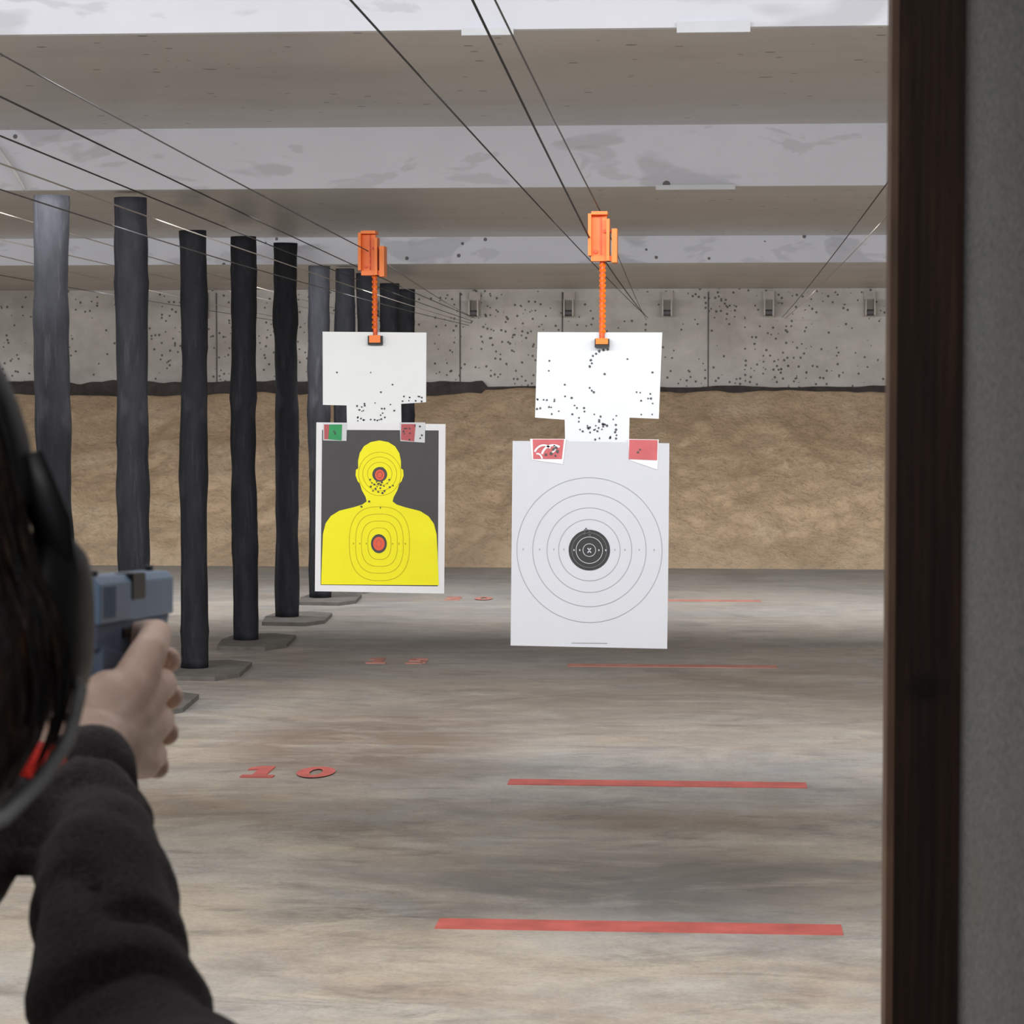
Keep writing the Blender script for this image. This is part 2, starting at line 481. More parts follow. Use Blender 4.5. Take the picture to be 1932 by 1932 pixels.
for p in me.polygons:
    c = p.center + off
    p.material_index = 2 if c.z < 0.085 else 1 if c.z < 0.88 else 3 if (c.z > 1.375 and c.y < 1.02 and abs(c.x + 0.35) < 0.08) else 0
# cuffs
b = MB(); b.tube([L(p) for p in ((-0.3645, 1.330, 1.373), (-0.360, 1.352, 1.383), (-0.359, 1.360, 1.387))], [0.0245, 0.0255, 0.024], 'redcloth', 24); b.build('red_cuff', True, P)
b = MB(); b.tube([L(p) for p in ((-0.331, 1.350, 1.379), (-0.3385, 1.374, 1.3905), (-0.3415, 1.381, 1.395))], [0.0248, 0.0254, 0.0235], 'jacket', 24); b.build('sleeve_cuff', True, P)

# hands: metacarpals + fingers, fused into one continuous surface
HS = Vector((-0.007, 0.0, -0.011)); HC = Vector((-0.346, 1.455, 1.43)); SC = 1.07
def hand(name, wrist, knuckles, fingers, thumb, heel, tail, vox=0.0019):
    b = MB()
    S = lambda p: L((Vector(p) - HC) * SC + HC + HS)
    for kn, fg in zip(knuckles, fingers):
        w = Vector(wrist)
        mid = w.lerp(Vector(kn), 0.55) + Vector((0.003 if kn[0] > -0.35 else -0.003, 0, 0))
        b.tube([S(w), S(mid), S(kn)], [0.016, 0.0140, 0.0112], 'skin', 14)
        pts = [kn] + fg
        path, rad = [], []
        rr = [0.0108, 0.0098, 0.0089, 0.0079]
        for i in range(len(pts) - 1):
            for t in (0, 0.5):
                path.append(S(Vector(pts[i]).lerp(Vector(pts[i + 1]), t)))
                rad.append(rr[i] * (1.0 if t == 0 else 0.95))
        path.append(S(pts[-1])); rad.append(rr[len(pts) - 1] * 0.9)
        b.tube(path, rad, 'skin', 14)
        for i, q in enumerate(pts): b.ball(S(q), rr[min(i, 3)] * 1.02, 'skin', 14, 10)
    b.tube([S(p) for p in thumb], [0.0165, 0.0135, 0.0108, 0.0092][:len(thumb)], 'skin', 14)
    for q, r in zip(thumb, [0.0165, 0.0135, 0.0110, 0.0094]): b.ball(S(q), r, 'skin', 14, 10)
    b.ball(S(heel[0]), heel[1], 'skin', 20, 14)
    b.tube([L(tail), S(wrist), S(heel[0])], [(0.018, 0.018), (0.021, 0.020), (0.024, 0.02)], 'skin', 18)
    return b.build(name, parent=P, remesh=vox, smooth_it=4)
zs = (1.4555, 1.4350, 1.4150, 1.3965)
kx = (-0.3175, -0.3155, -0.3165, -0.3205)
# firing hand: knuckles on the right of the grip, fingers closed round its front
hand('right_hand', (-0.335, 1.392, 1.414),
     [(x, 1.450, z) for x, z in zip(kx, zs)],
     [[(-0.3205, 1.484, 1.4615), (-0.3300, 1.508, 1.460), (-0.3440, 1.517, 1.458)]] +
     [[(x - 0.003, 1.487 - 0.002 * i, z - 0.001), (-0.3420, 1.500 - 0.003 * i, z - 0.002), (-0.3640, 1.490 - 0.003 * i, z - 0.003)] for i, (x, z) in enumerate(zip(kx[1:], zs[1:]))],
     [(-0.350, 1.402, 1.428), (-0.366, 1.424, 1.450), (-0.373, 1.455, 1.462), (-0.373, 1.485, 1.466)],
     ((-0.332, 1.420, 1.416), (0.023, 0.032, 0.036), 1), (-0.334, 1.355, 1.382))
# support hand: wraps the firing hand's fingers, each finger set in the valley below its partner
hand('left_hand', (-0.364, 1.392, 1.408),
     [(-0.3850, 1.470, z - 0.006) for z in zs],
     [[(-0.3740, 1.512 - 0.002 * i, z - 0.011), (-0.3450, 1.521 - 0.003 * i, z - 0.012), (tx, 1.508 - 0.003 * i, z - 0.010), (tx + 0.0045, 1.486 - 0.003 * i, z - 0.009)] [:3 + 0] for i, (z, tx) in enumerate(zip(zs, (-0.3190, -0.3170, -0.3190, -0.3240)))],
     [(-0.384, 1.415, 1.430), (-0.386, 1.440, 1.452), (-0.380, 1.475, 1.463), (-0.374, 1.507, 1.468)],
     ((-0.376, 1.425, 1.410), (0.018, 0.032, 0.034), -1), (-0.362, 1.342, 1.378))

# head
H = Vector((-0.35, 0.975, 1.515)); HR = Matrix.Rotation(math.radians(-6), 4, 'X')
b = MB(); b.ball((0, 0, 0), 1.0, 'skin', 64, 48)
for i, p in enumerate(b.v):
    x, y, z = p
    X = x * 0.074; Y = y * 0.094; Z = z * 0.118
    if z < 0:
        k = 1 - 0.33 * (-z) ** 1.5; X *= k
        if y > 0: Y = Y * (1 - 0.05 * z * z) + 0.008 * (-z) * y
        else: Y *= 1 - 0.45 * (-z)
    if y > 0:
        Y += 0.022 * math.exp(-((X / 0.010) ** 2) - (((Z + 0.026) / 0.014) ** 2)) + 0.010 * math.exp(-((X / 0.007) ** 2) - (((Z + 0.008) / 0.02) ** 2))
        for sg in (-1, 1): Y -= 0.010 * math.exp(-(((X - sg * 0.031) / 0.014) ** 2) - (((Z - 0.002) / 0.011) ** 2))
        Y += 0.005 * math.exp(-((X / 0.045) ** 2) - (((Z - 0.024) / 0.01) ** 2))
        Y += 0.006 * math.exp(-((X / 0.02) ** 2) - (((Z + 0.062) / 0.012) ** 2)) + 0.008 * math.exp(-((X / 0.018) ** 2) - (((Z + 0.098) / 0.014) ** 2))
    b.v[i] = tuple(HR @ Vector((X, Y, Z)) + H - off)
b.build('head', True, P)
def HP(p): return HR @ Vector(p) + H - off
b = MB()
for sg in (-1, 1):
    b.ball(HP((sg * 0.031, 0.079, 0.002)), 0.0115, 'eye', 20, 14); b.ball(HP((sg * 0.031, 0.0875, 0.002)), 0.0055, 'iris', 14, 10)
    b.tube([HP((sg * 0.016, 0.094, 0.021)), HP((sg * 0.031, 0.093, 0.026)), HP((sg * 0.047, 0.083, 0.021))], 0.003, 'hair', 8)
b.tube([HP((-0.024, 0.088, -0.060)), HP((0, 0.098, -0.058)), HP((0.024, 0.088, -0.060))], [(0.004, 0.003), (0.006, 0.007), (0.004, 0.003)], 'lip', 12)
for sg in (-1, 1): b.ball(HP((sg * 0.074, -0.005, -0.008)), (0.010, 0.018, 0.030), 'skin', 16, 12)
b.build('face_features', True, P)
# hair
b = MB()
b.ball(L((-0.35, 0.962, 1.535)), (0.086, 0.102, 0.112), 'hair', 40, 28)
b.ball(L((-0.35, 0.945, 1.490)), (0.103, 0.085, 0.085), 'hair', 40, 28)
b.ball(L((-0.35, 0.865, 1.44)), (0.045, 0.04, 0.075), 'hair', 30, 20)
hair = b.build('hair', parent=P, remesh=0.004, smooth_it=6)
for v in hair.data.vertices:
    w = v.co
    v.co += v.normal * (0.0035 * noise.noise(Vector((w.x * 60, w.y * 60, w.z * 10))) + 0.004 * noise.noise(Vector((w.x * 18, w.y * 18, w.z * 8))))
    q = HR.inverted() @ (v.co + off - H)
    if q.y > 0.055 and q.z < 0.055: v.co.y -= (q.y - 0.055) * 0.95   # open the face
b = MB()
for i in range(260):
    a = random.uniform(-2.9, 0.2); z0 = random.uniform(1.525, 1.63)
    def rad_at(z):   # strands lie on the hair mass
        r1 = 0.089 * math.sqrt(max(0.0, 1 - ((z - 1.535) / 0.113) ** 2))
        r2 = 0.105 * math.sqrt(max(0.0, 1 - ((z - 1.490) / 0.087) ** 2))
        return max(r1, r2)
    pts = []
    for k in range(5):
        z = z0 - 0.02 * k
        r = rad_at(z) + random.uniform(0.0, 0.0022)
        aa = a + 0.03 * k * math.sin(i)
        pts.append(Vector((-0.35 + r * math.cos(aa), 0.950 + r * 0.92 * math.sin(aa), z)))
    b.tube([L(p) for p in pts], [0.0012, 0.0012, 0.0011, 0.0009, 0.0003], 'hair', 5, up=(0, 1, 0))
b.build('hair_strands', True, P)
# ear muffs
b = MB()
EZ = 1.507; EY = 0.990
for sg in (-1, 1):
    cx = -0.35 + sg * 0.087
    b.tube([L(p) for p in ((cx - sg * 0.012, EY, EZ), (cx, EY, EZ), (cx + sg * 0.004, EY, EZ))], [(0.030, 0.035), (0.031, 0.036), (0.028, 0.033)], 'cushion', 32, sq=2.3)
    b.tube([L((cx + sg * d, EY, EZ)) for d in (0.002, 0.005, 0.011, 0.016, 0.0185)], [(0.028, 0.033), (0.030, 0.036), (0.028, 0.034), (0.023, 0.028), (0.012, 0.016)], 'muff', 32, sq=2.3)
    b.tube([L((cx + sg * 0.010, EY - 0.01, EZ + 0.008)), L((cx + sg * 0.008, EY - 0.014, EZ + 0.04)), L((cx - sg * 0.001, EY - 0.022, EZ + 0.066))], [(0.008, 0.003)] * 3, 'muff', 10, up=(0, 1, 0))
path = []
for i in range(25):
    a = math.pi * i / 24
    path.append(L((-0.35 + 0.0875 * math.cos(a), 0.965, 1.555 + 0.098 * math.sin(a))))
b.tube(path, [(0.015, 0.003)] * 25, 'muff', 16, up=(0.0, 0.0001, 1))
b.build('ear_muffs', True, P)
b = MB(); b.tube([L(p) for p in ((-0.252, 0.985, 1.488), (-0.2435, 0.975, 1.482), (-0.2455, 0.962, 1.464), (-0.2520, 0.948, 1.451), (-0.262, 0.930, 1.439), (-0.300, 0.880, 1.425))], [0.002, 0.0026, 0.003, 0.0034, 0.0034, 0.003], 'cord', 10)
b.build('glasses_cord', True, P)
# safety glasses
b = MB()
b.tube([HP((-0.066, 0.06, 0.004)), HP((-0.045, 0.098, 0.002)), HP((0, 0.108, 0.004)), HP((0.045, 0.098, 0.002)), HP((0.066, 0.06, 0.004))], [(0.0012, 0.016), (0.0012, 0.02), (0.0012, 0.012), (0.0012, 0.02), (0.0012, 0.016)], 'lens', 12)
for sg in (-1, 1): b.tube([HP((sg * 0.068, 0.06, 0.008)), HP((sg * 0.076, 0.0, 0.006))], 0.0025, 'gunblack', 8)
b.build('safety_glasses', True, P)

# ------------------------------------------------------------------ pistol
b = MB()
gx, W = -0.3590, 0.0134
R = Matrix.Translation((gx, 1.43, 1.478)) @ Matrix.Rotation(math.radians(-3.0), 4, 'X') @ Matrix.Rotation(math.radians(-0.3), 4, 'Z')
def gb(x0, x1, y0, y1, z0, z1, m): b.box(x0, x1, y0, y1, z0, z1, m, mtx=R)
def gprism(pts, x0, x1, m):
    n = len(pts)
    vs = [R @ Vector((x0, p[0], p[1])) for p in pts] + [R @ Vector((x1, p[0], p[1])) for p in pts]
    b.add(vs, [list(range(n)), list(range(2 * n - 1, n - 1, -1))] + [(i, i + n, (i + 1) % n + n, (i + 1) % n) for i in range(n)], m)
sec = [(-W, -0.014), (W, -0.014), (W, 0.009), (W * 0.72, 0.0135), (-W * 0.72, 0.0135), (-W, 0.009)]
vs = [R @ Vector((p[0], 0.0, p[1])) for p in sec] + [R @ Vector((p[0], 0.195, p[1])) for p in sec]
b.add(vs, [list(range(6)), list(range(11, 5, -1))] + [(i, i + 6, (i + 1) % 6 + 6, (i + 1) % 6) for i in range(6)], 'gunblue')
gb(W * 0.2, W + 0.0008, 0.078, 0.112, -0.002, 0.0143, 'gunblack')           # ejection port
for i in range(7): gb(-W - 0.0004, W + 0.0004, 0.008 + i * 0.0045, 0.010 + i * 0.0045, -0.011, 0.008, 'gunframe')
gb(-0.002, 0.002, 0.180, 0.188, 0.013, 0.017, 'gunblack'); gb(-0.009, 0.009, 0.006, 0.013, 0.013, 0.017, 'gunblack')
c = R @ Vector((0, 0.19, 0.0)); c2 = R @ Vector((0, 0.199, 0.0)); b.tube([c, c2], 0.0072, 'gunblack', 16)
gprism([(0.0, -0.014), (0.190, -0.014), (0.180, -0.029), (0.118, -0.034), (0.05, -0.038), (0.0, -0.028)], -0.0118, 0.0118, 'gunframe')
for i in range(3): gb(-0.0125, 0.0125, 0.135 + i * 0.013, 0.139 + i * 0.013, -0.030, -0.021, 'gunblack')
gb(0.0115, 0.0131, 0.06, 0.085, -0.024, -0.018, 'gunblack')
gprism([(0.005, -0.026), (0.062, -0.034), (0.054, -0.064), (0.046, -0.126), (-0.012, -0.122), (0.0, -0.064)], -0.0145, 0.0145, 'gunframe')
tg = [R @ Vector((0, y, z)) for y, z in ((0.060, -0.064), (0.085, -0.068), (0.108, -0.064), (0.116, -0.050), (0.116, -0.034))]
b.tube(tg, (0.0035), 'gunframe', 8, up=(1, 0, 0))
gprism([(0.078, -0.034), (0.084, -0.034), (0.086, -0.049), (0.080, -0.059), (0.078, -0.049)], -0.003, 0.003, 'gunblack')
b.build('pistol', bevel=0.0009)

XL, XR = -8.0, 4.5
# ------------------------------------------------------------------ room shell
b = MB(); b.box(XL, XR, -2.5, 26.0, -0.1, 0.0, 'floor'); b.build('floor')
b = MB(); b.box(XL - 0.15, XL, -2.5, 26.0, 0.0, 2.9, 'wall'); b.build('wall_left')
b = MB(); b.box(XR, XR + 0.15, -2.5, 26.0, 0.0, 2.9, 'wall'); b.build('wall_right')
b = MB(); b.box(XL, XR, 25.1, 25.25, 0.0, 2.9, 'back')
b.build('wall_back')
b = MB()
for xs in (-7.3, -4.87, -2.44, -1.43, 0.0, 2.43):
    b.box(xs - 0.006, xs + 0.006, 25.09, 25.099, 1.4, 2.53, 'plate')
b.build('trim_1')
b = MB(); b.box(XL, XR, -2.5, 6.1, 2.95, 3.05, 'ceil'); b.build('ceiling')

def baffle(yf, zt, ye, z0, z1):
    b = MB()
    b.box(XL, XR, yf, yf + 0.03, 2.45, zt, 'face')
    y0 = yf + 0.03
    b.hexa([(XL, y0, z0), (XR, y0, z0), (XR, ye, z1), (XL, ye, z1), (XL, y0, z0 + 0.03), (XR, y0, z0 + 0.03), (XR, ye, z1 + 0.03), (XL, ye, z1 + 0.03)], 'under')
    return b
b = baffle(6.1, 2.98, 10.9, 2.57, 2.71)
b.box(-0.588, -0.464, 6.085, 6.1, 2.435, 2.452, 'tape'); b.box(-0.077, 0.096, 6.085, 6.1, 2.436, 2.462, 'tape')
b.build('ceiling_baffle')
b = baffle(10.9, 2.745, 17.6, 2.545, 2.635)
b.box(-0.224, 0.111, 10.885, 10.9, 2.435, 2.455, 'tape')
b.build('ceiling_baffle')
b = baffle(17.6, 2.67, 25.1, 2.54, 2.56)
b.build('ceiling_baffle')

# berm (bullet trap of loose granulate)
nx, nz = 300, 70
vs, fs = [], []
X0, X1 = XL + 0.01, XR - 0.01
for j in range(nz + 1):
    for i in range(nx + 1):
        x = X0 + (X1 - X0) * i / nx; t = j / nz
        top = 1.555 - (0.035 if x < -2.2 else 0) + 0.05 * noise.noise(Vector((x * 0.8, 3.3, 0))) + 0.025 * noise.noise(Vector((x * 5, 1.3, 0)))
        z = top * t; y = 22.5 + 2.35 * (t ** 1.15)
        d = 0.14 * noise.fractal(Vector((x * 1.1, z * 1.5, 0.7)), 0.8, 2.1, 6) + 0.07 * noise.noise(Vector((x * 7, z * 7, 2))) + 0.03 * noise.noise(Vector((x * 16, z * 16, 2)))
        y -= d * min(1, t * 6) * min(1, (1 - t) * 5 + 0.2)
        vs.append((x, y, z))
for i in range(nx + 1):
    vs.append((X0 + (X1 - X0) * i / nx, 25.02, vs[nz * (nx + 1) + i][2] - 0.01))
for j in range(nz + 1):
    for i in range(nx):
        a = j * (nx + 1) + i
        fs.append((a, a + 1, a + nx + 2, a + nx + 1))
b = MB(); b.add(vs, fs, 'berm'); b.build('granulate_bullet_berm', smooth=True)
# dark rubble strip at the top of the berm
b = MB()
pts_t, pts_b = [], []
for i in range(241):
    x = XL + 0.01 + (XR - XL - 0.02) * i / 240
    wdt = 0.062 if x < -2.2 else 0.014
    zc = 1.59 + 0.02 * noise.noise(Vector((x * 2, 0, 0)))
    pts_t.append((x, zc + wdt * (1 + 0.5 * noise.noise(Vector((x * 6, 5, 0)))))); pts_b.append((x, 1.4))
b.prism(pts_t + pts_b[::-1], 25.03, 25.08, 'rubble')
b.build('trim_2')

# floor lane markings and yard numbers
def stripe(y, mat):
    b = MB(); b.box(-0.80, 0.40, y - 0.07, y + 0.07, 0.0, 0.003, mat); b.build('floor_marking_stripe')
stripe(7.5, 'red'); stripe(10.24, 'red'); stripe(14.6, 'redf'); stripe(19.1, 'redf')
def digit(b, ch, x, y, w, h, mat):
    zt = 0.005
    def Q(x0, x1, y0, y1):
        b.box(x + x0 * w, x + x1 * w, y + y0 * h, y + y1 * h, 0.0, zt, mat)
    def P(pts): b.prism([(x + p[0] * w, y + p[1] * h) for p in pts], 0.0, zt, mat, axis='z')
    if ch == '1':
        Q(0.05, 0.95, 0.0, 0.20); Q(0.32, 0.70, 0.20, 1.0)
        P([(0.32, 1.0), (0.32, 0.72), (0.04, 0.66), (0.04, 0.84)])
    elif ch == '0':
        n = 40; vs = []
        for i in range(n):
            a = 2 * math.pi * i / n
            for (rx, ry) in ((0.52, 0.5), (0.17, 0.27)):
                vs.append((x + (0.5 + rx * math.cos(a)) * w, y + (0.5 + ry * math.sin(a)) * h, zt))
        b.add(vs, [(2 * i, 2 * i + 1, (2 * i + 3) % (2 * n), (2 * i + 2) % (2 * n)) for i in range(n)], mat)
    elif ch == '5':
        Q(0.1, 0.9, 0.82, 1.0); Q(0.1, 0.35, 0.5, 0.82); Q(0.35, 0.8, 0.5, 0.66); Q(0.65, 0.95, 0.14, 0.54); Q(0.08, 0.8, 0.0, 0.18)
    elif ch == '2':
        Q(0.05, 0.95, 0.0, 0.18); Q(0.1, 0.85, 0.84, 1.0); Q(0.65, 0.92, 0.5, 0.88)
        P([(0.08, 0.18), (0.40, 0.18), (0.92, 0.52), (0.65, 0.56)])
        Q(0.05, 0.3, 0.68, 0.88)
def yards(txt, x, y, w, h, gap, mat):
    b = MB()
    for i, ch in enumerate(txt): digit(b, ch, x + i * (w + gap), y, w, h, mat)
    b.build('floor_yard_number')
yards('10', -1.915, 10.27, 0.150, 0.30, 0.075, 'red')
yards('15', -1.98, 14.6, 0.13, 0.28, 0.10, 'redf')
yards('20', -1.98, 19.0, 0.13, 0.28, 0.10, 'redf')

# ------------------------------------------------------------------ rubber clad posts
cols = [(11.35, -2.95, 2.46), (12.57, -2.87, 2.54), (14.1, -2.87, 2.47), (15.7, -2.875, 2.53), (17.3, -2.88, 2.58), (18.9, -2.89, 2.50),
        (20.0, -2.86, 2.53), (20.8, -2.79, 2.53), (21.4, -2.68, 2.47), (21.9, -2.60, 2.44)]
for k, (y, x, h) in enumerate(cols):
    b = MB()
    n = 60; path = []; rad = []
    for i in range(n + 1):
        z = 0.026 + (h - 0.026) * i / n
        path.append((0.016 * noise.noise(Vector((z * 0.8, k * 7.1, 0))), 0.0, z))
        seam = 0.003 if (z * 1.25 + k * 0.37) % 1.0 < 0.03 else 0.0
        rad.append(0.079 + 0.011 * noise.noise(Vector((z * 2.2, k * 3.3, 9))) + 0.007 * noise.noise(Vector((z * 6, k, 2))) + seam)
    b.tube(path, rad, 'rubber', 24, up=(0, 1, 0))
    b.tube([(0.0, 0, h - 0.004), (0.0, 0, h)], 0.05, 'rubber', 24, up=(0, 1, 0))
    b.prism([(-0.10, -0.42), (0.20, -0.45), (0.30, -0.25), (0.27, 0.30), (0.12, 0.42), (-0.12, 0.36), (-0.15, 0.0)], 0.0, 0.025, 'plate', axis='z')
    ob = b.build('rubber_clad_post', smooth=False, loc=(x, y, 0))
    for p in ob.data.polygons:
        p.use_smooth = len(p.vertices) == 4 and ob.data.materials[p.material_index].name == 'black_rubber_wrap'

# ------------------------------------------------------------------ cables and anchors
def cable(paths):
    b = MB()
    for path, r, mt in paths:
        pts = []
        for (a, c) in zip(path[:-1], path[1:]):
            a, c = Vector(a), Vector(c); Ln = (c - a).length
            ns = 10
            for i in range(ns):
                t = i / ns; p = a.lerp(c, t); p.z -= 4 * t * (1 - t) * Ln * 0.0012
                pts.append(p)
        pts.append(Vector(path[-1]))
        b.tube(pts, r, mt, 6)
    b.build('target_trolley_cable', smooth=True)
YB = 24.87
cable([([(-0.80, 1.9, 2.42), (-0.69, 4.9, 2.345), (-0.585, YB, 2.27)], 0.0026, 'steel_d')])
cable([([(-0.56, 1.9, 2.60), (-0.455, 4.9, 2.345), (-0.375, 8.05, 2.07), (-0.585, YB, 2.27)], 0.0030, 'steel_d'),
       ([(-0.50, 1.9, 2.60), (-0.412, 4.9, 2.345), (-0.345, 8.15, 2.16), (-0.60, YB, 2.25)], 0.0024, 'steel')])
cable([([(-1.79, 2.6, 2.47), (-1.635, 5.8, 2.37), (-1.30, 9.7, 2.12), (-2.27, YB, 2.27)], 0.0022, 'steel')])
cable([([(-1.95, 3.0, 2.43), (-1.875, 6.65, 2.37), (-2.27, YB, 2.27)], 0.0028, 'steel_d')])
cable([([(-1.98, 3.0, 2.36), (-2.0, 7.1, 2.31), (-2.29, YB, 2.24)], 0.0026, 'steel_d')])
cable([([(-3.2, 3.0, 2.40), (-3.12, 11.0, 2.37), (-3.25, YB, 2.27)], 0.0028, 'conduit'),
       ([(-3.3, 3.0, 2.33), (-3.35, 11.8, 2.30), (-3.25, YB, 2.24)], 0.0028, 'conduit')])
cable([([(-4.1, 3.0, 2.40), (-4.1, 14.6, 2.36), (-4.15, YB, 2.27)], 0.0028, 'conduit'),
       ([(-4.4, 3.0, 2.33), (-4.3, 15.2, 2.28), (-4.15, YB, 2.24)], 0.0028, 'steel')])
cable([([(-2.30, 6.0, 2.36), (-2.42, 14.0, 2.31), (-2.31, YB, 2.22)], 0.003, 'conduit'),
       ([(-2.50, 6.0, 2.34), (-2.60, 14.0, 2.28), (-2.33, YB, 2.20)], 0.003, 'steel')])
cable([([(0.55, 2.0, 2.50), (0.62, 9.0, 2.31), (0.71, YB, 2.27)], 0.0024, 'steel_d'),
       ([(0.68, 2.0, 2.44), (0.72, 10.4, 2.29), (0.74, YB, 2.26)], 0.0024, 'conduit')])
for x in (-5.0, -4.15, -3.25, -2.29, -1.36, -0.40, 0.585, 1.56, 2.5):
    b = MB()
    b.box(x - 0.055, x + 0.055, 25.04, 25.099, 2.28, 2.53, 'conduit')
    b.box(x - 0.05, x - 0.035, 24.88, 25.05, 2.29, 2.45, 'conduit'); b.box(x + 0.035, x + 0.05, 24.88, 25.05, 2.29, 2.45, 'conduit')
    b.tube([(x - 0.034, 24.93, 2.32), (x + 0.034, 24.93, 2.32)], 0.03, 'steel', 16)
    b.build('cable_pulley_bracket')
# loose white wire under the ceiling at the left
b = MB(); b.tube([(-3.30, 10.86, 2.66), (-3.12, 10.86, 2.655), (-3.05, 10.86, 2.62), (-2.98, 10.86, 2.52), (-2.94, 10.86, 2.45)], 0.008, 'whitecord', 8, up=(0, 1, 0))
b.build('white_wire', smooth=True)

# ------------------------------------------------------------------ trolleys + targets
class Sheet(MB):
    """drawing on a hanging sheet, given in image pixels about (u0,v0), scaled to metres"""
    def __init__(s, u0, v0, sx, sz):
        super().__init__(); s.u0, s.v0, s.sx, s.sz = u0, v0, sx, sz
    def P(s, u, v): return ((u - s.u0) * s.sx, (s.v0 - v) * s.sz)  # image pixel to metres on the sheet
    def poly(s, pts, y, mat, th=0.0012):
        s.prism([s.P(*p) for p in pts], y, y + th, mat)
    def rings(s, u, v, ru, rv, w, y, mat, p=2.0, a0=0.0, a1=None):
        c = s.P(u, v); s.ring(c[0], c[1], ru * s.sx, rv * s.sz, w * s.sx, y, mat, 72 if a1 is None else 20, p, a0, a1)
    def dot(s, u, v, ru, rv, y, mat, n=32):
        c = s.P(u, v); s.disc(c[0], c[1], ru * s.sx, rv * s.sz, y, mat, n)
    def holes(s, lst, y, r=2.0):
        for (u, v) in lst:
            c = s.P(u, v); n = 9
            rr = r * random.uniform(0.7, 1.15)
            vs = [(c[0] + rr * s.sx * random.uniform(0.75, 1.2) * math.cos(2 * math.pi * i / n), y, c[1] + rr * s.sz * random.uniform(0.75, 1.2) * math.sin(2 * math.pi * i / n)) for i in range(n)]
            s.add(vs, [list(range(n))], 'hole')
def rnd(n, u0, u1, v0, v1):
    return [(random.uniform(u0, u1), random.uniform(v0, v1)) for _ in range(n)]

def trolley(s, du, dv, wide, y=0.0):
    """orange trolley: bracket body, side plate, wheels, rod and clamp; (du,dv) = body top-left in image pixels"""
    def bx(u0, v0, u1, v1, y0, y1, m):
        a = s.P(u0, v1); c = s.P(u1, v0); s.box(a[0], c[0], y0, y1, a[1], c[1], m)
    k = wide
    bx(du, dv + 4 * k, du + 6 * k, dv + 82 * k, -0.05, 0.05, 'orange')
    bx(du + 6 * k, dv, du + 36 * k, dv + 4 * k + 2, -0.05, 0.05, 'orange')
    bx(du + 6 * k, dv + 6, du + 34 * k, dv + 84 * k, -0.012, 0.012, 'orange')
    bx(du + 34 * k, dv + 14 * k, du + 40 * k, dv + 92 * k, -0.05, 0.03, 'orange')
    bx(du + 44 * k, dv + 32 * k, du + 54 * k, dv + 95 * k, -0.045, 0.045, 'orange')
    bx(du + 36 * k, dv + 34 * k, du + 48 * k, dv + 38 * k, -0.02, 0.02, 'orange_d')
    bx(du + 36 * k, dv + 86 * k, du + 48 * k, dv + 90 * k, -0.02, 0.02, 'orange_d')
    bx(du + 22 * k, dv + 6, du + 24 * k, dv + 84 * k, -0.020, -0.012, 'orange_d')
    for (uu, vv) in ((30, 36), (14, 74)):
        c = s.P(du + uu * k, dv + vv * k)
        s.tube([(c[0], -0.022, c[1]), (c[0], -0.012, c[1])], 0.006 * k, 'orange_d', 12, up=(1, 0, 0))
    bx(du + 5 * k, dv + 82 * k, du + 44 * k, dv + 92 * k, -0.03, 0.03, 'orange')

# --- white bullseye target
s = Sheet(1112, 1038, 0.001689, 0.001686)
s.poly([(1014, 627), (1248, 628), (1242, 790), (1187, 788), (1185, 900), (1067, 900), (1065, 792), (1009, 788)], 0.006, 'white_board', 0.004)
s.poly([(967, 832), (1100, 833), (1262, 836), (1261, 1030), (1259, 1224), (1110, 1222), (963, 1220), (965, 1030)], 0.0, 'paper', 0.001)
for r in (58, 80, 107, 137): s.rings(1112, 1038, r, r, 1.0, -0.0012, 'ringg')
s.dot(1112, 1038, 39, 38.5, -0.0012, 'bull', 64)
for r in (25, 12): s.rings(1112, 1038, r, r, 1.0, -0.0022, 'paper')
s.rings(1112, 1038, 33, 33, 0.4, -0.0022, 'ringg')
for m_ in (1, -1):   # centre X
    s.poly([(1112 - 3 * m_ - 1.2, 1034), (1112 - 3 * m_ + 1.2, 1034), (1112 + 3 * m_ + 1.2, 1043), (1112 + 3 * m_ - 1.2, 1043)], -0.0026, 'paper', 0.0004)
for u in (1083, 1094, 1130, 1143): s.dot(u, 1038, 1.2, 2.0, -0.0022, 'paper', 8)
for u in (987, 1018, 1045, 1064, 1160, 1179, 1206, 1234): s.dot(u, 1037, 1.0, 2.2, -0.0012, 'ringg', 8)
s.poly([(1079, 1213.5), (1146, 1213.5), (1146, 1215), (1079, 1215)], -0.0012, 'ringg', 0.001)
s.poly([(1000, 828), (1068, 828), (1062, 876), (1004, 868)], -0.002, 'tape', 0.001)
s.poly([(1005, 829), (1064, 829), (1060, 866), (1006, 866)], -0.0032, 'stred', 0.0008)
for (u, v, a, c, w_, a0, a1) in ((1026, 866, 20, 26, 3.6, 0.9, 2.6), (1044, 862, 22, 22, 4.0, 1.0, 2.9), (1034, 846, 14, 9, 3.0, -1.2, 0.7), (1014, 868, 9, 12, 3.0, 0.2, 1.8)):
    s.rings(u, v, a, c, w_, -0.0046, 'tape', 2.0, a0, a1)
s.holes([(1044, 848), (1049, 845), (1052, 852), (1048, 860), (1030, 858), (1040, 856)], -0.0050, 3.0)
s.poly([(1184, 828), (1242, 829), (1240, 886), (1188, 868)], -0.002, 'tape', 0.001)
s.poly([(1187, 829), (1240, 830), (1239, 868), (1186, 866)], -0.0032, 'stred', 0.0008)
